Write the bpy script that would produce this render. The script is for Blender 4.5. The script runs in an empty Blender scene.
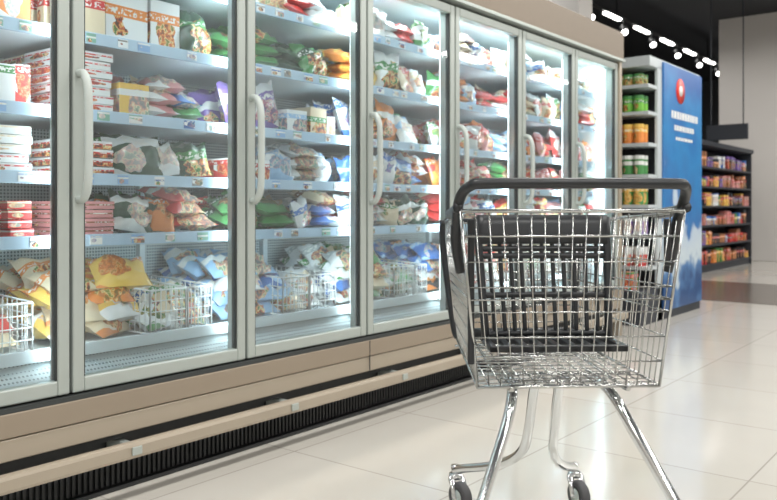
import bpy, bmesh, math, random
from mathutils import Vector, Matrix, noise
random.seed(21)
S=bpy.context.scene
COL=S.collection
R=random.random
U=random.uniform

# ------------------------------------------------------------------ materials
def mat(name,col,rough=.5,metal=0.,spec=.5,emit=None,es=0,noise_amt=0,noise_scale=20,coat=0):
    m=bpy.data.materials.new(name); m.use_nodes=True
    nt=m.node_tree; b=nt.nodes['Principled BSDF']
    b.inputs['Base Color'].default_value=(*col,1)
    b.inputs['Roughness'].default_value=rough
    b.inputs['Metallic'].default_value=metal
    b.inputs['Specular IOR Level'].default_value=spec
    b.inputs['Coat Weight'].default_value=coat
    if emit:
        b.inputs['Emission Color'].default_value=(*emit,1)
        b.inputs['Emission Strength'].default_value=es
    if noise_amt:
        tc=nt.nodes.new('ShaderNodeTexCoord'); n=nt.nodes.new('ShaderNodeTexNoise')
        n.inputs['Scale'].default_value=noise_scale
        nt.links.new(tc.outputs['Object'],n.inputs['Vector'])
        mx=nt.nodes.new('ShaderNodeMix'); mx.data_type='RGBA'
        mx.inputs[6].default_value=(*[c*(1-noise_amt) for c in col],1)
        mx.inputs[7].default_value=(*[min(1,c*(1+noise_amt)) for c in col],1)
        nt.links.new(n.outputs['Fac'],mx.inputs[0])
        nt.links.new(mx.outputs[2],b.inputs['Base Color'])
    return m
M_frame=mat('aluminium_satin',(.43,.475,.45),.35,.35,noise_amt=.03)
M_gasket=mat('gasket_black',(.03,.035,.035),.6)
M_handle=mat('handle_grey',(.48,.53,.51),.35,.1)
M_tan=mat('tan_panel',(.32,.262,.20),.38,.35,noise_amt=.03,noise_scale=3)
M_tanl=mat('tan_light',(.42,.36,.285),.36,.35,noise_amt=.03,noise_scale=3)
M_fascia=mat('fascia_brown',(.21,.165,.12),.45,.1,noise_amt=.03)
M_black=mat('black_kick',(.014,.016,.018),.5,noise_amt=.1)
M_white=mat('interior_white',(.66,.75,.77),.45,noise_amt=.02)
M_shelf=mat('shelf_white',(.68,.78,.83),.4,noise_amt=.02)
M_rail=mat('price_rail',(.52,.69,.85),.25,noise_amt=.03)
M_wirew=mat('wire_white',(.85,.88,.88),.4)
M_led=mat('led_emit',(1,1,1),.5,emit=(.9,.97,1),es=7)
M_lamp=mat('lamp_emit',(1,1,1),.5,emit=(1,.97,.93),es=9)
M_chrome=mat('chrome',(.74,.76,.77),.14,1.)
M_chromew=mat('chrome_wire',(.52,.53,.52),.24,1.)
M_plast=mat('black_plastic',(.012,.014,.017),.38,noise_amt=.1)
M_rubber=mat('rubber_grey',(.06,.06,.065),.6)
M_ceil=mat('ceiling_dark',(.012,.014,.018),.8,noise_amt=.1)
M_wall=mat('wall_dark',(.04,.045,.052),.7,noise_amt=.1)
M_wallL=mat('wall_light',(.50,.48,.45),.7,noise_amt=.03)
M_col=mat('column_paint',(.64,.615,.59),.6,noise_amt=.03,noise_scale=2)
M_gond=mat('gondola_dark',(.025,.03,.04),.5,noise_amt=.1)
M_gondw=mat('gondola_white',(.50,.55,.57),.45,noise_amt=.03)

def m_glass():
    m=bpy.data.materials.new('door_glass'); m.use_nodes=True; nt=m.node_tree; nt.nodes.clear(); N=nt.nodes.new; Lk=nt.links.new
    o=N('ShaderNodeOutputMaterial'); mx=N('ShaderNodeMixShader'); m2=N('ShaderNodeMixShader')
    t=N('ShaderNodeBsdfTransparent'); t.inputs[0].default_value=(.91,.975,.975,1)
    d=N('ShaderNodeBsdfDiffuse'); d.inputs[0].default_value=(.80,.90,.94,1)
    g=N('ShaderNodeBsdfGlossy'); g.inputs['Roughness'].default_value=.04
    f=N('ShaderNodeFresnel'); f.inputs['IOR'].default_value=1.5
    k=N('ShaderNodeMath'); k.operation='MULTIPLY'; k.inputs[1].default_value=2.1; k.use_clamp=True
    tc=N('ShaderNodeTexCoord'); n=N('ShaderNodeTexNoise'); n.inputs['Scale'].default_value=1.6; n.inputs['Detail'].default_value=4
    Lk(tc.outputs['Object'],n.inputs['Vector'])
    mr=N('ShaderNodeMapRange'); mr.inputs[1].default_value=.35; mr.inputs[2].default_value=.7; mr.inputs[3].default_value=.01; mr.inputs[4].default_value=.10  # haze of reflections painted into the glass as patchy pale diffuse
    Lk(n.outputs['Fac'],mr.inputs[0]); Lk(mr.outputs[0],m2.inputs[0]); Lk(t.outputs[0],m2.inputs[1]); Lk(d.outputs[0],m2.inputs[2])
    Lk(f.outputs[0],k.inputs[0]); Lk(k.outputs[0],mx.inputs[0])
    Lk(m2.outputs[0],mx.inputs[1]); Lk(g.outputs[0],mx.inputs[2]); Lk(mx.outputs[0],o.inputs[0])
    return m
M_glass=m_glass()

def m_floor(name,c1,c2,mort,w,h,rough):
    m=bpy.data.materials.new(name); m.use_nodes=True; nt=m.node_tree; b=nt.nodes['Principled BSDF']
    tc=nt.nodes.new('ShaderNodeTexCoord'); br=nt.nodes.new('ShaderNodeTexBrick')
    br.offset=0; br.inputs['Scale'].default_value=1
    br.inputs['Brick Width'].default_value=w; br.inputs['Row Height'].default_value=h
    br.inputs['Mortar Size'].default_value=.004; br.inputs['Mortar Smooth'].default_value=.3
    br.inputs['Color1'].default_value=(*c1,1); br.inputs['Color2'].default_value=(*c2,1); br.inputs['Mortar'].default_value=(*mort,1)
    n=nt.nodes.new('ShaderNodeTexNoise'); n.inputs['Scale'].default_value=2.5; n.inputs['Detail'].default_value=6
    mx=nt.nodes.new('ShaderNodeMix'); mx.data_type='RGBA'; mx.blend_type='MULTIPLY'; mx.inputs[0].default_value=1
    rp=nt.nodes.new('ShaderNodeValToRGB'); rp.color_ramp.elements[0].color=(.92,.92,.92,1); rp.color_ramp.elements[1].color=(1,1,1,1)
    nt.links.new(tc.outputs['Object'],br.inputs['Vector']); nt.links.new(tc.outputs['Object'],n.inputs['Vector'])
    nt.links.new(n.outputs['Fac'],rp.inputs[0]); nt.links.new(br.outputs['Color'],mx.inputs[6]); nt.links.new(rp.outputs[0],mx.inputs[7])
    nt.links.new(mx.outputs[2],b.inputs['Base Color']); b.inputs['Roughness'].default_value=rough
    b.inputs['Specular IOR Level'].default_value=.8
    return m
M_floor=m_floor('floor_tile',(.60,.57,.515),(.63,.60,.55),(.42,.39,.35),.8,.8,.12)
M_floord=m_floor('floor_tile_dark',(.12,.10,.085),(.13,.11,.095),(.07,.06,.05),.8,.8,.2)

def m_perf():
    m=bpy.data.materials.new('perforated_metal'); m.use_nodes=True; nt=m.node_tree; b=nt.nodes['Principled BSDF']
    tc=nt.nodes.new('ShaderNodeTexCoord'); v=nt.nodes.new('ShaderNodeTexVoronoi'); v.inputs['Scale'].default_value=70; v.inputs['Randomness'].default_value=0
    rp=nt.nodes.new('ShaderNodeValToRGB'); rp.color_ramp.interpolation='CONSTANT'
    rp.color_ramp.elements[0].color=(.12,.16,.17,1); rp.color_ramp.elements[1].color=(.50,.58,.60,1); rp.color_ramp.elements[1].position=.32
    nt.links.new(tc.outputs['Object'],v.inputs['Vector']); nt.links.new(v.outputs['Distance'],rp.inputs[0]); nt.links.new(rp.outputs[0],b.inputs['Base Color'])
    b.inputs['Roughness'].default_value=.4; return m
M_perf=m_perf()

def m_prod(name,rough,coat):
    m=bpy.data.materials.new(name); m.use_nodes=True; nt=m.node_tree; b=nt.nodes['Principled BSDF']; N=nt.nodes.new; Lk=nt.links.new
    def math_(op,a,b_=None,c=None):
        q=N('ShaderNodeMath'); q.operation=op
        for i,v in enumerate((a,b_,c)):
            if v is None: continue
            if isinstance(v,(int,float)): q.inputs[i].default_value=v
            else: Lk(v,q.inputs[i])
        return q.outputs[0]
    def mixc(f,a,b_):
        q=N('ShaderNodeMix'); q.data_type='RGBA'
        for i,v in ((0,f),(6,a),(7,b_)):
            if isinstance(v,(int,float)): q.inputs[i].default_value=v
            elif isinstance(v,tuple): q.inputs[i].default_value=v
            else: Lk(v,q.inputs[i])
        return q.outputs[2]
    a=N('ShaderNodeAttribute'); a.attribute_name='colA'; c=N('ShaderNodeAttribute'); c.attribute_name='colB'
    r1=a.outputs['Alpha']; r2=c.outputs['Alpha']
    uv=N('ShaderNodeUVMap'); uv.uv_map='UVMap'; tc=N('ShaderNodeTexCoord')
    n=N('ShaderNodeTexNoise'); n.inputs['Scale'].default_value=42; n.inputs['Detail'].default_value=2; Lk(tc.outputs['Object'],n.inputs['Vector'])
    n2=N('ShaderNodeTexNoise'); n2.inputs['Scale'].default_value=12; Lk(tc.outputs['Object'],n2.inputs['Vector'])
    sx=N('ShaderNodeSeparateXYZ'); Lk(uv.outputs[0],sx.inputs[0])
    cen=N('ShaderNodeCombineXYZ'); Lk(math_('MULTIPLY_ADD',r2,.5,.25),cen.inputs[0]); Lk(math_('MULTIPLY_ADD',r1,.3,.2),cen.inputs[1])
    d=N('ShaderNodeVectorMath'); d.operation='DISTANCE'; Lk(cen.outputs[0],d.inputs[1]); Lk(uv.outputs[0],d.inputs[0])
    dd=math_('MULTIPLY_ADD',n2.outputs['Fac'],.7,d.outputs['Value'])
    ci=math_('LESS_THAN',dd,math_('MULTIPLY_ADD',r2,.35,.50))
    rp=N('ShaderNodeValToRGB'); rp.color_ramp.interpolation='CONSTANT'
    E=rp.color_ramp.elements; E[0].color=(.06,.03,.015,1); E[1].position=.42; E[1].color=(.50,.09,.035,1)
    for p,cc in ((.49,(.72,.32,.07)),(.54,(.78,.62,.34)),(.59,(.09,.22,.05)),(.66,(.04,.11,.03))):
        e=E.new(p); e.color=(*cc,1)
    Lk(n.outputs['Fac'],rp.inputs[0])
    food=mixc(math_('MULTIPLY',r1,.7),rp.outputs[0],c.outputs['Color'])
    g=mixc(ci,a.outputs['Color'],food)
    sw=math_('MULTIPLY_ADD',sx.outputs['X'],.35,sx.outputs['Y'])
    sm=math_('LESS_THAN',sw,math_('MULTIPLY_ADD',r2,.7,-.1))
    g=mixc(math_('MULTIPLY',sm,math_('GREATER_THAN',r1,.55)),g,c.outputs['Color'])
    bp=math_('MULTIPLY_ADD',r1,.35,.55)
    h=mixc(math_('COMPARE',sx.outputs['Y'],bp,.10),g,c.outputs['Color'])
    n3=N('ShaderNodeTexNoise'); n3.inputs['Scale'].default_value=80; Lk(tc.outputs['Object'],n3.inputs['Vector'])
    mm=math_('MULTIPLY',math_('GREATER_THAN',n3.outputs['Fac'],.53),math_('COMPARE',sx.outputs['Y'],bp,.06))
    k=mixc(mm,h,(.8,.8,.76,1))
    Lk(k,b.inputs['Base Color']); b.inputs['Roughness'].default_value=rough; b.inputs['Coat Weight'].default_value=coat
    return m
M_bag=m_prod('printed_film',.28,.35); M_box=m_prod('printed_card',.5,0)

# ------------------------------------------------------------------ helpers
def finish(o,m,parent=None,smooth=False,bev=0):
    if m: o.data.materials.append(m)
    COL.objects.link(o)
    if parent: o.parent=parent
    if smooth:
        for p in o.data.polygons: p.use_smooth=True
    if bev:
        b=o.modifiers.new('bevel','BEVEL'); b.width=bev; b.segments=2; b.limit_method='ANGLE'
    return o
def boxes(name,L,m,parent=None,bev=0):
    V=[];F=[]
    for x0,x1,y0,y1,z0,z1 in L:
        b=len(V)
        V+=[(x0,y0,z0),(x1,y0,z0),(x1,y1,z0),(x0,y1,z0),(x0,y0,z1),(x1,y0,z1),(x1,y1,z1),(x0,y1,z1)]
        F+=[tuple(b+i for i in f) for f in ((0,3,2,1),(4,5,6,7),(0,1,5,4),(1,2,6,5),(2,3,7,6),(3,0,4,7))]
    me=bpy.data.meshes.new(name); me.from_pydata(V,[],F); me.update()
    return finish(bpy.data.objects.new(name,me),m,parent,bev=bev)
def empty(name,loc=(0,0,0),rz=0):
    e=bpy.data.objects.new(name,None); e.location=loc; e.rotation_euler=(0,0,rz); COL.objects.link(e); return e
def crom(P,n=8):
    P=[Vector(p) for p in P]; Q=[P[0]*2-P[1]]+P+[P[-1]*2-P[-2]]; out=[]
    for i in range(1,len(Q)-2):
        a,b,c,d=Q[i-1:i+3]
        for k in range(n):
            t=k/n
            out.append(.5*((2*b)+(c-a)*t+(2*a-5*b+4*c-d)*t*t+(3*b-a-3*c+d)*t**3))
    out.append(P[-1]); return out
class Tubes:
    def __init__(s): s.V=[];s.F=[]
    def tube(s,P,r,n=6,sy=1.):
        P=[Vector(p) for p in P]; rings=[]; up=None
        for i,p in enumerate(P):
            t=(P[min(i+1,len(P)-1)]-P[max(i-1,0)]).normalized()
            if up is None:
                up=Vector((0,0,1)) if abs(t.z)<.9 else Vector((1,0,0))
            a=t.cross(up).normalized(); b=a.cross(t).normalized(); up=b
            base=len(s.V)
            for k in range(n):
                an=2*math.pi*k/n
                s.V.append(tuple(p+a*math.cos(an)*r+b*math.sin(an)*r*sy))
            rings.append(base)
        for q in range(len(rings)-1):
            for k in range(n):
                s.F.append((rings[q]+k,rings[q]+(k+1)%n,rings[q+1]+(k+1)%n,rings[q+1]+k))
        s.F.append(tuple(rings[0]+k for k in reversed(range(n)))); s.F.append(tuple(rings[-1]+k for k in range(n)))
    def obj(s,name,m,parent=None):
        me=bpy.data.meshes.new(name); me.from_pydata(s.V,[],s.F); me.update()
        return finish(bpy.data.objects.new(name,me),m,parent,smooth=True)

class Acc:
    def __init__(s): s.V=[];s.F=[];s.UV=[];s.A=[];s.B=[];s.r=(0,0)
    def rnd(s): s.r=(R(),R())
    def face(s,idx,uv,a,b):
        s.F.append(idx); s.UV+=uv; s.A+=[(*a,s.r[0])]*len(idx); s.B+=[(*b,s.r[1])]*len(idx)
    def box(s,M,w,d,h,a,b):
        n=len(s.V); x=w/2;y=d/2
        for p in ((-x,-y,0),(x,-y,0),(x,y,0),(-x,y,0),(-x,-y,h),(x,-y,h),(x,y,h),(-x,y,h)): s.V.append(tuple(M@Vector(p)))
        for f in ((0,1,5,4),(1,2,6,5),(2,3,7,6),(3,0,4,7),(4,5,6,7),(3,2,1,0)):
            s.face(tuple(n+i for i in f),[(0,0),(1,0),(1,1),(0,1)],a,b)
    def bag(s,M,w,h,t,a,b,G=8):
        sd=Vector((U(0,99),U(0,99),U(0,99)))
        for side in (-1,1):
            n=len(s.V)
            for j in range(G+1):
                for i in range(G+1):
                    u=i/G*2-1; v=j/G*2-1
                    pr=(max(0,1-abs(u)**2.6)**.55)*(max(0,1-abs(v)**3)**.55)
                    nz=noise.noise(Vector((u*2.2,v*2.2,side*1.))+sd)
                    nz2=noise.noise(Vector((u*5,v*5,side*1.))+sd)
                    y=side*t/2*pr*(1+.65*nz+.6*nz2)
                    x=w/2*u*(1-.07*(1-v*v)+.07*nz); z=h/2*(v*(1-.07*(1-u*u))+1)+.014*nz*(v+1)
                    s.V.append(tuple(M@Vector((x,y,z))))
            for j in range(G):
                for i in range(G):
                    q=(n+j*(G+1)+i,n+j*(G+1)+i+1,n+(j+1)*(G+1)+i+1,n+(j+1)*(G+1)+i)
                    uv=[(i/G,j/G),((i+1)/G,j/G),((i+1)/G,(j+1)/G),(i/G,(j+1)/G)]
                    if side>0: q=q[::-1]; uv=uv[::-1]
                    s.face(q,uv,a,b)
    def cup(s,M,r,h,a,b,n=10,r2=None):
        r2=r2 or r*1.0; k=len(s.V)
        prof=[(r*.88,0),(r,.12*h),(r2,.8*h),(r2*1.06,.82*h),(r2*1.06,h),(0.001,h)]
        for rr,z in prof:
            for i in range(n):
                an=2*math.pi*i/n; s.V.append(tuple(M@Vector((rr*math.cos(an),rr*math.sin(an),z))))
        for q in range(len(prof)-1):
            ca=b if q>=2 else a
            for i in range(n):
                s.face((k+q*n+i,k+q*n+(i+1)%n,k+(q+1)*n+(i+1)%n,k+(q+1)*n+i),
                       [(i/n*2%1,prof[q][1]/h),((i+.99)/n*2%1,prof[q][1]/h),((i+.99)/n*2%1,prof[q+1][1]/h),(i/n*2%1,prof[q+1][1]/h)],ca,b)
    def obj(s,name,m,parent=None,smooth=False):
        me=bpy.data.meshes.new(name); me.from_pydata(s.V,[],s.F)
        uv=me.uv_layers.new(name='UVMap'); uv.data.foreach_set('uv',[c for p in s.UV for c in p])
        for nm,L in (('colA',s.A),('colB',s.B)):
            at=me.color_attributes.new(nm,'FLOAT_COLOR','CORNER')
            at.data.foreach_set('color',[c for p in L for c in p])
        me.update()
        return finish(bpy.data.objects.new(name,me),m,parent,smooth=smooth)

# ------------------------------------------------------------------ camera
TH=math.atan(631.5/800); CT,ST=math.cos(TH),math.sin(TH); H=1.03
def px(x,Z):
    X=(x-388.5)*Z/800
    return X*CT-Z*ST, X*ST+Z*CT
cam=bpy.data.cameras.new('camera'); co=bpy.data.objects.new('camera',cam); COL.objects.link(co)
co.location=(0,0,H); co.rotation_euler=(math.pi/2,0,TH); cam.sensor_width=36; cam.lens=36*800/777
cam.shift_y=-43/777; cam.dof.use_dof=True; cam.dof.focus_distance=2.2; cam.dof.aperture_fstop=5.2
cam.clip_start=.05; S.camera=co

# ------------------------------------------------------------------ room
boxes('floor',[(-12,7,-5,24,-.1,0)],M_floor)
boxes('floor_inlay',[(-12,7,9.1,11.5,0.0005,.004)],M_floord)
boxes('ceiling',[(-12,7,-5,24,4.7,4.8)],M_ceil)
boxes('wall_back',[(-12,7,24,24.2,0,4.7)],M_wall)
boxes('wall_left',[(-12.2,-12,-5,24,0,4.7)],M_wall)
boxes('wall_right',[(7,7.2,-5,24,0,4.7)],M_wallL)
boxes('wall_front',[(-12,7,-5.2,-5,0,4.7)],M_wallL)

# ------------------------------------------------------------------ freezer
FZ=empty('freezer_display_case')
W=.78; Y0=1.457-2*W; ND=8; Y1=Y0+ND*W; FX=-2.513
div=[Y0+W*k for k in range(ND+1)]
boxes('carcass',[(-3.34,-3.30,Y0,Y1,.0,2.42),(-3.34,-2.60,Y0,Y1,2.24,2.42),(-3.30,-2.60,Y0,Y1,.36,.42),
   (-3.30,-2.60,Y0,Y1,2.19,2.24)],M_white,FZ)
boxes('end_panel',[(-3.36,-2.50,Y1,Y1+.05,0,2.42),(-3.36,-2.50,Y0-.05,Y0,0,2.42)],M_tanl,FZ,.004)
boxes('inner_end_liner',[(-3.30,-2.60,Y1-.03,Y1,.42,2.19),(-3.30,-2.60,Y0,Y0+.03,.42,2.19)],M_white,FZ)
boxes('back_duct_panel',[(-3.30,-3.27,Y0,Y1,.42,2.19)],M_perf,FZ)
boxes('fascia',[(-2.60,-2.485,Y0,Y1+.05,2.20,2.42)],M_fascia,FZ,.006)
boxes('fascia_trim',[(-2.60,-2.475,Y0,Y1+.05,2.185,2.205)],M_frame,FZ,.002)
L=[(-2.60,-2.557,d-.03,d+.03,.36,2.19) for d in div]
L+=[(-2.60,-2.557,Y0,Y1,2.13,2.19),(-2.60,-2.557,Y0,Y1,.36,.42)]
boxes('mullion_frame',L,M_frame,FZ,.002)
L=[(-2.556,-2.535,d-.006,d+.006,.40,2.17) for d in div]+[(-2.60,-2.50,Y0,Y1,.378,.394)]
boxes('gasket_strip',L,M_gasket,FZ)
boxes('base_panel',[(-2.60,-2.498,Y0,Y1,.30,.378)],M_tan,FZ,.004)
boxes('base_panel_lower',[(-2.60,-2.505,Y0,Y1,.225,.296)],M_tanl,FZ,.004)
boxes('base_shadow_gap',[(-2.60,-2.52,Y0,Y1,.205,.30)],M_black,FZ)
boxes('base_joint',[(-2.50,-2.4965,d-.002,d+.002,.23,.376) for d in (div[0],div[4],div[7])],M_black,FZ)
L=[(-2.66,-2.60,Y0,Y1,0,.225)]
for i in range(int((Y1-Y0)/.022)): 
    y=Y0+i*.022; L.append((-2.60,-2.588,y,y+.010,.02,.11))
boxes('kick_grille',L,M_black,FZ)
boxes('kick_ledge',[(-2.60,-2.57,Y0,Y1,.115,.135),(-2.60,-2.57,Y0,Y1,.0,.016)],M_black,FZ,.002)
boxes('bumper_rail',[(-2.475,-2.435,Y0-.03,Y1+.03,.145,.205)],M_tanl,FZ,.014)
L=[]
for y in [Y0+.2+i*.78 for i in range(8)]: L+=[(-2.60,-2.475,y-.015,y+.015,.155,.195),(-2.435,-2.428,y-.02,y+.02,.16,.19)]
boxes('rail_bracket',L,M_frame,FZ,.003)
for k in range(ND):
    a,b=div[k]+.006,div[k+1]-.006; fw=.042
    boxes(f'door_frame_{k+1}',[(-2.555,FX,a,a+fw,.40,2.17),(-2.555,FX,b-fw,b,.40,2.17),
        (-2.555,FX,a+fw,b-fw,.40,.40+.05),(-2.555,FX,a+fw,b-fw,2.12,2.17)],M_frame,FZ,.005)
    boxes(f'door_seal_{k+1}',[(-2.545,-2.52,a+fw,a+fw+.006,.45,2.12),(-2.545,-2.52,b-fw-.006,b-fw,.45,2.12)],M_gasket,FZ)
    me=bpy.data.meshes.new('door_glass'); x=-2.528
    me.from_pydata([(x,a+fw,.45),(x,b-fw,.45),(x,b-fw,2.12),(x,a+fw,2.12)],[],[(0,1,2,3)]); me.update()
    finish(bpy.data.objects.new(f'door_glass_{k+1}',me),M_glass,FZ)
    T=Tubes(); y=a+.022
    T.tube(crom([(-2.513,y,1.485),(-2.485,y,1.48),(-2.462,y,1.44),(-2.456,y,1.36),(-2.456,y,1.18),(-2.462,y,1.10),(-2.485,y,1.06),(-2.513,y,1.055)],6),.0145,10)
    T.obj(f'door_handle_{k+1}',M_handle,FZ)
boxes('led_strip',[(-2.607,-2.601,d-.022,d-.010,.5,2.1) for d in div[1:]]+[(-2.607,-2.601,d+.010,d+.022,.5,2.1) for d in div[:-1]]
      +[(-2.68,-2.61,Y0+.05,Y1-.05,2.165,2.19)],M_led,FZ)
def area(name,loc,rot,sx,sy,e,c):
    l=bpy.data.lights.new(name,'AREA'); l.shape='RECTANGLE'; l.size=sx; l.size_y=sy; l.energy=e; l.color=c
    o=bpy.data.objects.new(name,l); o.location=loc; o.rotation_euler=rot; COL.objects.link(o); return o
for i,d in enumerate(div):
    area(f'freezer_led_light_{i}',(-2.612,min(max(d,Y0+.06),Y1-.06),1.3),(0,math.pi/2,0),1.6,.03,4.1 if i<6 else 6.5,(.83,.96,1)).parent=FZ
for k in range(ND):
    area(f'freezer_top_light_{k}',(-2.74,div[k]+W/2,2.155),(0,math.radians(20),0),.06,.7,2.4,(.83,.96,1)).parent=FZ
SH=[.925,1.148,1.38,1.66,1.93]; SX=-2.66
L=[];RL=[];
for z in SH:
    L.append((-3.26,SX,Y0+.03,Y1-.03,z-.02,z)); RL.append((SX,SX+.012,Y0+.03,Y1-.03,z-.038,z+.006))
for d in div[1:-1]: L.append((-3.27,-3.24,d-.015,d+.015,.42,2.19))
boxes('shelf_boards',L,M_shelf,FZ)
boxes('price_rails',RL,M_rail,FZ,.002)
boxes('bottom_tray',[(-3.26,-2.655,Y0+.03,Y1-.03,.50,.515),(-2.665,-2.648,Y0+.03,Y1-.03,.495,.54)],M_shelf,FZ,.003)
me=bpy.data.meshes.new('air_return_grille')
me.from_pydata([(-2.603,Y0+.03,.425),(-2.603,Y1-.03,.425),(-2.70,Y1-.03,.50),(-2.70,Y0+.03,.50)],[],[(0,1,2,3)]); me.update()
finish(bpy.data.objects.new('air_return_grille',me),M_perf,FZ)
A=Acc()
tagc=[((.9,.9,.9),(.1,.2,.5)),((.9,.92,.95),(.3,.3,.3)),((.25,.5,.4),(.9,.9,.9)),((.3,.5,.8),(.9,.9,.9)),((.92,.92,.9),(.5,.6,.8))]
for z in SH:
    y=Y0+.1
    while y<Y1-.1:
        a,b=random.choice(tagc); A.rnd()
        A.box(Matrix.Translation((SX+.0135,y,z-.032)),.002,U(.035,.06),.032,a,b); y+=U(.07,.26)
A.obj('price_tags',M_box,FZ)

T=Tubes()
def grid(T,P0,P1,P2,P3,nu,nv,r,rr=None):
    P0,P1,P2,P3=map(Vector,(P0,P1,P2,P3))
    for i in range(nu+1):
        t=i/nu; T.tube([P0.lerp(P1,t),P3.lerp(P2,t)],rr if rr and i in(0,nu) else r,5)
    for j in range(nv+1):
        t=j/nv; T.tube([P0.lerp(P3,t),P1.lerp(P2,t)],rr if rr and j in(0,nv) else r,5)
for k in range(ND):
    a=div[k]+.05; b=div[k+1]-.05
    s=a+ (.32 if k%2 else .38)
    for q0,q1 in ((s,s+.17),(s+.18,b)):
        grid(T,(-2.68,q0,.53),(-2.68,q1,.53),(-2.68,q1,.70),(-2.68,q0,.70),7,4,.0022,.004)
        grid(T,(-2.68,q0,.53),(-3.1,q0,.53),(-3.1,q0,.72),(-2.68,q0,.70),12,4,.0022,.004)
        grid(T,(-2.68,q1,.53),(-3.1,q1,.53),(-3.1,q1,.72),(-2.68,q1,.70),12,4,.0022,.004)
T.obj('wire_baskets',M_wirew,FZ)

# ------------------------------------------------------------------ frozen goods
Wt=(.78,.80,.80); Rd=(.58,.04,.035); Or=(.78,.25,.05); Ye=(.82,.53,.11); Gr=(.06,.26,.07); DG=(.02,.065,.03); Bl=(.05,.17,.52); LB=(.33,.55,.80)
Pu=(.19,.11,.40); Br=(.27,.11,.05); Bk=(.022,.027,.035); Cr=(.76,.63,.44); Pk=(.68,.30,.30); Gy=(.45,.5,.51)
PAL={'pizza':[(Wt,Rd),(Wt,Or),(Cr,Rd),(Wt,Br),(Wt,Rd),(Wt,Cr)],'boxstand':[(Or,Wt),(Wt,Or),(Cr,Rd),(Wt,Or),(Cr,Or),(Ye,Rd)],
 'green':[(DG,Gr),(Bk,Gr),(Gr,DG),(DG,Or),(Bk,Rd),(Gr,Wt),(DG,Wt)],'mixed':[(Wt,Rd),(Rd,Wt),(Wt,Bl),(Or,Wt),(LB,Wt),(Wt,Gr),(Bl,LB),(Cr,Rd),(Bk,Or),(Gr,Wt),(Pk,Wt),(Wt,Cr),(Rd,Ye)],
 'purple':[(Pu,Wt),(Wt,Pu),(LB,Pu)],'white':[(Wt,LB),(Wt,Cr),(Wt,Gr),(Cr,Br),(Wt,Rd),(Wt,Bl),(Wt,Gy),(Cr,Gr)],'red':[(Rd,Wt),(Rd,Or),(Wt,Rd),(Or,Rd),(Wt,Gr),(Pk,Rd),(Rd,Cr)],
 'yellow':[(Ye,Or),(Or,Ye),(Ye,Wt),(Cr,Or)],'blue':[(LB,Wt),(LB,Wt),(LB,Bl),(Bl,Wt)],'brown':[(Br,Pk),(Rd,Br),(Pk,Br),(Cr,Rd)]}
P1_=[[('stack','brown',.42),('bag','green',.33),('bag','red',.25)],[('stack','pizza',.40),('bag','green',.6)],
     [('stack','pizza',.38),('low','yellow',.25),('bag','mixed',.37)],[('box','boxstand',.8),('bag','green',.2)],[('box','mixed',1.)]]
P0_=[[('stack','brown',.5),('stack','red',.5)],[('stack','pizza',1.)],[('stack','pizza',.7),('low','white',.3)],[('box','boxstand',1.)],[('box','mixed',1.)]]
P2_=[[('bag','green',.3),('bag','white',.7)],[('low','white',.4),('bag','white',.6)],[('bag','purple',.5),('low','white',.5)],[('bag','green',1.)],[('bag','mixed',1.)]]
P3_=[[('bag','white',.6),('bag','green',.4)],[('bag','mixed',1.)],[('bag','mixed',1.)],[('bag','yellow',.4),('bag','mixed',.6)],[('bag','white',1.)]]
P4_=[[('bag','mixed',1.)],[('bag','red',1.)],[('bag','red',1.)],[('bag','mixed',1.)],[('bag','white',1.)]]
P5_=[[('bag','mixed',1.)],[('bag','green',.5),('bag','red',.5)],[('bag','blue',.5),('bag','red',.5)],[('bag','mixed',1.)],[('bag','white',1.)]]
PL=[P0_,P0_,P1_,P2_,P3_,P4_,P5_,P4_]
bags=Acc(); bxs=Acc()
RZ=Matrix.Rotation(math.pi/2,4,'Z')
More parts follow.
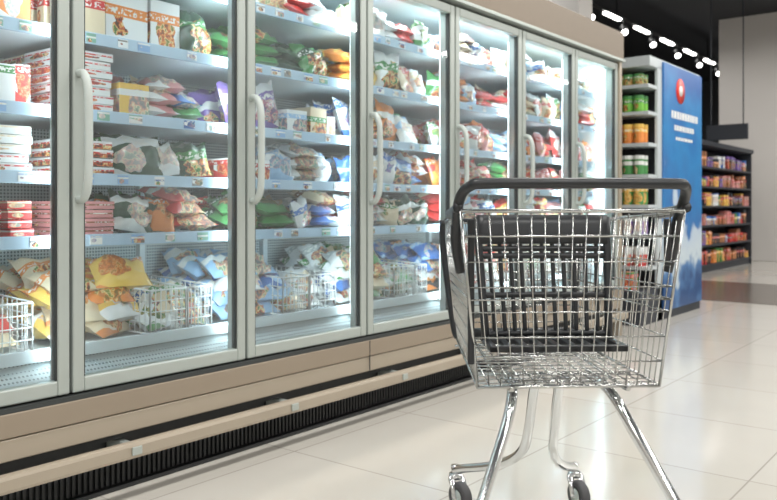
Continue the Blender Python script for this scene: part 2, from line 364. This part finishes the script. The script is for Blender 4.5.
for k in range(ND):
    a=div[k]+.04; b=div[k+1]-.04; span=b-a
    for si,z in enumerate(SH):
        hmax=(SH[si+1] if si<4 else 2.15)-z-.045
        y=a
        for ty,pal,fr in PL[k][si]:
            ye=y+span*fr; pr=PAL[pal]
            while y<ye-.06:
                bxs.rnd(); bags.rnd()
                if ty=='stack':
                    w=min(.24,ye-y)-.01; n=int(hmax*U(.72,.98)/.032)
                    ca=random.choice(pr)
                    for dx in (0,.27):
                        for i in range(n):
                            if R()<.3: ca=random.choice(pr); bxs.rnd()
                            bxs.box(Matrix.Translation((-2.80-dx+U(-.012,.012),y+w/2+U(-.006,.006),z+.001+i*.032))@RZ@Matrix.Rotation(U(-.05,.05),4,'Z'),w-.012,.24,.029,ca[0],ca[1])
                    y+=w+.015
                elif ty in('box','low'):
                    w=U(.14,.21) if ty=='box' else U(.11,.15)
                    w=min(w,ye-y); h=hmax*U(.75,.95) if ty=='box' else hmax*U(.4,.6)
                    ca=random.choice(pr); off=U(0,.03); rz=U(-.08,.08)
                    for i in range(4):
                        bxs.box(Matrix.Translation((-2.71-off-i*.09,y+w/2,z+.001))@RZ@Matrix.Rotation(rz,4,'Z'),w-.012,.05 if ty=='box' else .085,h,*ca)
                    y+=w
                else:
                    w=U(.13,.22); w=min(w,ye-y+.03); ca=random.choice(pr); hb=min(hmax,U(.17,.25)); flat=R()<.35
                    for i in range(3):
                        if flat and i==0:
                            for q in range(random.randint(2,3)):
                                M=Matrix.Translation((-2.70+U(0,.02),y+w/2+U(-.01,.01),z+.03+q*.05))@RZ@Matrix.Rotation(U(-.35,.35),4,'Z')@Matrix.Rotation(-U(1.2,1.45),4,'X')
                                bags.bag(M,w*1.05,.2,.06,*ca,G=8)
                                if R()<.3: ca=random.choice(pr); bags.rnd()
                            continue
                        if flat and i==1: continue
                        hh=hb*U(.78,1.0); tilt=U(.0,.5)
                        M=Matrix.Translation((-2.72-i*.13+U(-.015,.015),y+w/2,z+.002))@RZ@Matrix.Rotation(U(-.45,.45),4,'Z')@Matrix.Rotation(-tilt,4,'X')@Matrix.Rotation(U(-.25,.25),4,'Y')
                        bags.bag(M,w*U(1.0,1.18),hh,U(.06,.1),*ca,G=9 if k<5 else 7)
                        if R()<.35: ca=random.choice(pr); bags.rnd()
                    y+=w*.88
    bp=['yellow','yellow','yellow','blue','white','mixed','red','white'][k]
    bp2=['white','white','white','white','green','mixed','white','white'][k]
    for lay in range(4):
        y=a+.02
        while y<b-.08:
            w=U(.17,.24); first=(y-a)<span*.45
            if not first and lay>1: y+=w; continue
            bags.rnd()
            ca=random.choice(PAL[bp if first else bp2])
            for xx in (-2.77,-2.93,-3.08):
                M=Matrix.Translation((xx+U(-.02,.02),min(y+w/2,b-.09),.535+lay*.06))@RZ@Matrix.Rotation(U(-.5,.5),4,'Z')@Matrix.Rotation(-U(.9,1.25),4,'X')
                bags.bag(M,w,.17,.08,*ca,G=8)
            y+=w*.9
bags.obj('frozen_food_bags',M_bag,FZ,True)
bxs.obj('frozen_food_boxes',M_box,FZ)

# ------------------------------------------------------------------ shopping cart
cx,cy=px(580,1.95)
CART=empty('shopping_cart',(cx,cy,0),TH+math.radians(2.5))
RT=[(-.285,.06,1.02),(.285,.06,1.02),(.235,.84,.975),(-.235,.84,.975)]
BT=[(-.235,.10,.57),(.235,.10,.57),(.20,.78,.58),(-.20,.78,.58)]
w=Tubes()
def V3(a): return Vector(a)
def panel(w,a,b,c,d,nu,nv,r1,r2):
    a,b,c,d=map(Vector,(a,b,c,d))
    for i in range(1,nu):
        t=i/nu; w.tube([a.lerp(b,t),d.lerp(c,t)],r1,6)
    for j in range(1,nv):
        t=j/nv; w.tube([a.lerp(d,t),b.lerp(c,t)],r2,6)
panel(w,BT[0],BT[1],RT[1],RT[0],16,7,.0017,.0021)
panel(w,BT[3],BT[2],RT[2],RT[3],13,7,.0017,.0021)
panel(w,BT[0],BT[3],RT[3],RT[0],21,7,.0017,.0021)
panel(w,BT[1],BT[2],RT[2],RT[1],21,7,.0017,.0021)
panel(w,BT[0],BT[1],BT[2],BT[3],15,16,.0021,.0021)
for t in (.5,.86):
    ring=[V3(BT[i]).lerp(V3(RT[i]),t) for i in range(4)]
    w.tube(ring+[ring[0]],.0030,6)
w.obj('basket_wires',M_chromew,CART)
w=Tubes()
def ringt(P,r):
    for i in range(4): w.tube([P[i],P[(i+1)%4]],r,8)
ringt(RT,.005); ringt(BT,.0046)
for i in range(4): w.tube([BT[i],RT[i]],.0042,8)
for x in (-.15,.15): w.tube(crom([(x,.08,.574),(x,.12,.562),(x,.40,.566),(x*.95,.74,.57),(x*.95,.79,.585)],5),.006,8)
for y in (.12,.26,.52,.72): w.tube([(-.215,y,.568),(.215,y,.568)],.0045,8)
w.obj('basket_frame',M_chromew,CART)
w=Tubes()
for s in (-1,1):
    w.tube(crom([(s*.12,.34,.552),(s*.122,.24,.55),(s*.135,.16,.53),(s*.165,.10,.46),(s*.25,.0,.28),(s*.285,-.045,.17),(s*.29,-.05,.13)],8),.0145,12)
    w.tube(crom([(s*.035,.22,.552),(s*.035,.30,.547),(s*.036,.345,.50),(s*.038,.40,.38),(s*.05,.46,.29),(s*.105,.58,.215),(s*.185,.735,.155),(s*.205,.785,.13)],8),.0145,12)
w.tube([(-.14,.24,.552),(.14,.24,.552)],.011,10); w.tube([(-.13,.33,.552),(.13,.33,.552)],.009,10)
w.obj('chassis_tubes',M_chrome,CART)
w=Tubes()
w.tube(crom([(-.282,.13,.955),(-.288,.10,1.01),(-.284,.055,1.058),(-.265,.015,1.082),(-.225,0,1.087),(0,-.004,1.088),(.225,0,1.087),(.265,.015,1.082),(.284,.055,1.058),(.288,.10,1.01),(.282,.13,.955)],8),.0135,12)
for s in (-1,1):
    w.tube(crom([(s*.289,.115,.985),(s*.286,.13,.93),(s*.272,.14,.86)],5),.011,8,1.3)
    w.tube(crom([(s*.291,.06,1.03),(s*.291,.13,1.02),(s*.288,.26,1.01)],5),.012,8,1.2)
    w.tube(crom([(s*.238,.845,.985),(s*.238,.85,.90),(s*.222,.825,.75),(s*.206,.795,.62),(s*.195,.785,.585)],6),.014,8)
w.tube([(-.2,.788,.60),(.2,.788,.60)],.017,8)
w.tube([(-.235,.845,.98),(.235,.845,.98)],.010,8)
w.obj('handle',M_plast,CART)
w=Tubes(); xc=-.02; hw=.185
def seatp(u,v):
    return Vector((xc+u*hw*(.92+.08*v),.245+.075*v*0.9+.02*(1-u*u),.665+.335*v))
for i in range(13):
    u=-1+i/6.
    w.tube([seatp(u,v/8) for v in range(9)],.0115 if i in(0,12) else .0062,8)
for v in (0,.05,.36,.68,.74):
    w.tube([seatp(u/8-1,v) for u in range(17)],.0085,8)
w.obj('child_seat_back',M_plast,CART)
V=[];F=[]
for j,vv in enumerate((.78,.86,.94,1.02)):
    for i in range(17):
        p=seatp(i/8-1,vv); V.append((p.x,p.y-.006,p.z))
for j in range(3):
    for i in range(16): q=j*17+i; F.append((q,q+1,q+18,q+17))
me=bpy.data.meshes.new('child_seat_top'); me.from_pydata(V,[],F); me.update()
o=finish(bpy.data.objects.new('child_seat_top',me),M_plast,CART,True); sm=o.modifiers.new('s','SOLIDIFY'); sm.thickness=.012; sm.offset=0
L=[(xc-.18,xc+.18,.115,.135,.655,.672),(xc-.18,xc+.18,.235,.255,.655,.672)]
for i in range(9):
    x=xc-.18+i*.0425; L.append((x,x+.02,.115,.255,.655,.67))
boxes('child_seat_base',L,M_plast,CART,.003)
boxes('gate_side_plates',[(-.262,-.245,.085,.10,.63,1.0),(.245,.262,.085,.10,.88,1.0)],M_plast,CART,.004)
def caster(nm,x,y,rz):
    e=bpy.data.objects.new(nm,None); COL.objects.link(e); e.parent=CART; e.location=(x,y,0); e.rotation_euler=(0,0,rz)
    t=Tubes()
    prof=[(-.016,.030),(-.016,.046),(-.011,.05),(.011,.05),(.016,.046),(.016,.030)]
    n=24
    for xx,r in prof:
        for i in range(n): an=2*math.pi*i/n; t.V.append((xx,-.03+r*math.cos(an),.05+r*math.sin(an)))
    for q in range(5):
        for i in range(n): t.F.append((q*n+i,q*n+(i+1)%n,(q+1)*n+(i+1)%n,(q+1)*n+i))
    t.F.append(tuple(range(n))); t.F.append(tuple(5*n+i for i in reversed(range(n))))
    t.obj('tyre',M_rubber,e)
    t=Tubes(); t.tube([(-.018,-.03,.05),(.018,-.03,.05)],.026,16); t.obj('hub',M_frame,e)
    t=Tubes()
    for s in (-1,1): t.tube(crom([(s*.021,-.03,.05),(s*.021,-.022,.08),(s*.018,-.005,.108),(0,0,.112)],4),.007,8,1.8)
    t.tube([(0,0,.104),(0,0,.122)],.021,14); t.tube([(0,0,.12),(0,0,.15)],.014,12)
    t.tube([(-.025,-.03,.05),(.025,-.03,.05)],.006,8)
    t.obj('fork',M_chrome,e)
caster('caster_rear_left',-.29,-.05,.2); caster('caster_rear_right',.29,-.05,-.1)
caster('caster_front_left',-.205,.79,.5); caster('caster_front_right',.205,.79,.3)

# ------------------------------------------------------------------ end-of-aisle display shelf with blue poster
ES=empty('grocery_shelf_unit')
x0,x1,y0,y1=-4.4,-2.56,7.28,8.36
boxes('shelf_body',[(x0,x1,y0,y1,0,2.3)],M_gond,ES)
boxes('shelf_header',[(x0,x1,y0-.32,y1,2.28,2.37)],M_gondw,ES,.006)
boxes('shelf_side',[(x1-.03,x1,y0-.12,y0,0,2.3)],M_gondw,ES,.006)
shz=[.16,.5,.78,1.05,1.32,1.60,1.88,2.12]
boxes('shelf_levels',[(x0,x1-.01,y0-.33,y0,z-.03,z) for z in shz[1:]],M_gondw,ES)
boxes('shelf_plinth',[(x0,x1,y0-.55,y0,0,.3)],M_gond,ES)
def m_poster():
    m=bpy.data.materials.new('blue_poster'); m.use_nodes=True; nt=m.node_tree; b=nt.nodes['Principled BSDF']; N=nt.nodes.new; Lk=nt.links.new
    tc=N('ShaderNodeTexCoord'); sp=N('ShaderNodeSeparateXYZ'); Lk(tc.outputs['Object'],sp.inputs[0])
    n=N('ShaderNodeTexNoise'); n.inputs['Scale'].default_value=2.6; n.inputs['Detail'].default_value=3; Lk(tc.outputs['Object'],n.inputs['Vector'])
    ma=N('ShaderNodeMath'); ma.operation='MULTIPLY_ADD'; ma.inputs[1].default_value=2.4; Lk(n.outputs['Fac'],ma.inputs[0]); Lk(sp.outputs['Z'],ma.inputs[2])
    rp=N('ShaderNodeValToRGB'); E=rp.color_ramp.elements
    dv=N('ShaderNodeMath'); dv.operation='DIVIDE'; dv.inputs[1].default_value=3.8; Lk(ma.outputs[0],dv.inputs[0])
    E[0].position=.30; E[0].color=(.02,.07,.2,1); E[1].position=.95; E[1].color=(.015,.11,.38,1)
    for p,c in ((.38,(.08,.20,.42)),(.43,(.55,.64,.70)),(.55,(.48,.58,.70)),(.59,(.04,.16,.42)),(.75,(.03,.22,.52))):
        e=E.new(p); e.color=(*c,1)
    Lk(dv.outputs[0],rp.inputs[0]); Lk(rp.outputs[0],b.inputs['Base Color']); b.inputs['Roughness'].default_value=.35
    return m
boxes('poster_panel',[(x1,x1+.02,y0-.02,y1,.08,2.35)],m_poster(),ES,.004)
t=Tubes(); t.tube([(x1+.02,y0+.42,2.13),(x1+.026,y0+.42,2.13)],.12,28); t.obj('poster_logo',mat('logo_red',(.70,.03,.015),.4),ES)
M_let=mat('logo_white',(.8,.8,.78),.4)
t=Tubes(); t.tube([(x1+.026,y0+.42,2.13),(x1+.03,y0+.42,2.13)],.05,28); t.obj('poster_logo_centre',M_let,ES)
Lq=[]
for r_,(z,h,ya,yb) in enumerate(((1.86,.07,.18,.9),(1.75,.05,.26,.82),(1.66,.03,.3,.75))):
    y=y0+ya
    while y<y0+yb: q=U(.03,.07); Lq.append((x1+.02,x1+.022,y,y+q,z,z+h)); y+=q+.02
boxes('poster_lettering',Lq,M_let,ES)
A=Acc()
G2=(.16,.48,.05)
pc=[[(Rd,Wt),(Or,Wt),(Gr,Wt)],[(Gr,Rd),(Rd,Wt),(Ye,Rd)],[(Wt,Bl),(Pu,Wt)],[(Gr,Ye),(Gr,Wt)],[(Pu,Pk),(Gr,Wt)],[(Or,Ye),(Rd,Or)],[(G2,Gr),(Gr,G2)],[(G2,Ye),(G2,Gr)]]
for si,z in enumerate(shz[1:]):
    x=x0+.06; si+=1
    hm=(shz[si+1] if si<7 else 2.30)-z-.06
    while x<x1-.06:
        ca=random.choice(pc[si]); A.rnd()
        for rep in range(random.randint(2,3)):
            for d in (0,.1):
                A.cup(Matrix.Translation((x,y0-.28+d,z+.001)),.043,min(hm*.8,.17),*ca)
            x+=.098
            if x>x1-.06: break
x=x0+.05
while x<x1-.06:
    A.rnd(); ca=random.choice(pc[0]+pc[1]); A.box(Matrix.Translation((x,y0-.44,.301)),.1,.16,U(.08,.16),*ca); x+=.11
A.obj('packaged_groceries',M_box,ES)

def gondola(name,x,ya,yb,hh):
    G=empty(name)
    boxes('gondola_back',[(x-.9,x-.45,ya,yb,0,hh)],M_gond,G)
    lv=[.12+i*.31 for i in range(int((hh-.1)/.31))]
    boxes('gondola_shelves',[(x-.45,x,ya,yb,z-.03,z) for z in lv]+[(x-.45,x,ya-.03,ya,0,hh),(x-.45,x,yb,yb+.03,0,hh),(x-.45,x-.03,ya,yb,0,.1),(x-.5,x+.03,ya-.05,yb+.05,hh,hh+.07)],M_gond,G)
    A=Acc()
    for z in lv:
        y=ya+.06
        while y<yb-.08:
            A.rnd(); ca=random.choice([(Rd,Bk),(Br,Rd),(Ye,Rd),(Bl,Wt),(Pk,Rd),(Pk,Br),(Gr,Ye),(Bk,Or),(Pu,Bk),(Br,Or),(Bk,Rd)]); n=random.randint(1,4); w=U(.07,.14); h=U(.12,.25)
            for i in range(n):
                if y>yb-.08: break
                A.box(Matrix.Translation((x-.1-U(0,.05),y+w/2,z+.001))@RZ,w-.008,.14,h*U(.9,1),*ca); y+=w
    return A.obj('shelf_goods',M_box,G)
gondola('grocery_gondola',-3.86,11.9,15.6,2.0)
gondola('grocery_gondola.001',-6.6,12.5,19,2.1)
gondola('grocery_gondola.002',-3.4,17.5,22,2.0)
sg=px(727,13.0); HS=empty('hanging_sign')
boxes('sign_board',[(sg[0]-.32,sg[0]+.32,sg[1]-.03,sg[1]+.03,2.12,2.37)],M_gond,HS)
boxes('sign_rods',[(sg[0]+s*.25-.008,sg[0]+s*.25+.008,sg[1]-.008,sg[1]+.008,2.37,4.7) for s in (-1,1)],M_gond,HS)
c=px(760,15.6); boxes('column',[(c[0]-.66,c[0]+.75,c[1]-.4,c[1]+.9,0,4.7)],M_col,None,.01)
c=px(569,9.9); boxes('column.001',[(c[0]-.22,c[0]+.22,c[1]-.2,c[1]+.2,0,4.7)],M_col,None,.01)

# ------------------------------------------------------------------ ceiling lights
TL=empty('ceiling_track_light')
tx=-5.35
boxes('track_bar',[(tx-.03,tx+.03,2,23.5,4.24,4.28)]+[(tx-.01,tx+.01,y,y+.02,4.28,4.7) for y in (3,8,13,18,23)],M_black,TL)
boxes('tube_lamps',[(tx-.035,tx+.035,y,y+.62,4.20,4.238) for y in [3.2+1.33*i for i in range(15)]],M_lamp,TL,.004)
w=Tubes(); e_=Tubes()
for i in range(14):
    y=3.75+1.33*i; p=Vector((tx+.1,y,4.02))
    w.tube([(tx+.1,y,4.24),(tx+.1,y,4.06)],.012,6)
    q=Vector((.45,-.6,-.66)); w.tube([p-q*.08,p+q*.08],.06,12); e_.tube([p+q*.08,p+q*.086],.054,12)
w.obj('spot_heads',M_black,TL); e_.obj('spot_lenses',M_lamp,TL)
LF=empty('ceiling_light_fixture')
L=[]
for ix,x in enumerate((-1.3,1.6,4.6)):
    for iy,y in enumerate((-3,0.5,4,7.5,11,15,19)):
        L.append((x-.2,x+.2,y-.8,y+.8,4.36,4.44)); L+= [(x-.01,x+.01,y-.6,y-.58,4.44,4.7),(x-.01,x+.01,y+.58,y+.6,4.44,4.7)]
        area(f'aisle_light_{ix}_{iy}',(x,y,4.35),(0,0,0),.34,1.5,74,(1,.98,.935)).parent=LF
boxes('fixture_housings',L,M_black,LF)
for i,y in enumerate((9,14,19)):
    area(f'track_wash_{i}',(-5.0,y,4.1),(0,0,0),.2,2.5,34,(1,.97,.93)).parent=TL

wd=bpy.data.worlds.new('world'); S.world=wd; wd.use_nodes=True
wd.node_tree.nodes['Background'].inputs[0].default_value=(.8,.85,.9,1); wd.node_tree.nodes['Background'].inputs[1].default_value=.3
S.view_settings.view_transform='Standard'
S.view_settings.exposure=0
S.view_settings.gamma=1.04
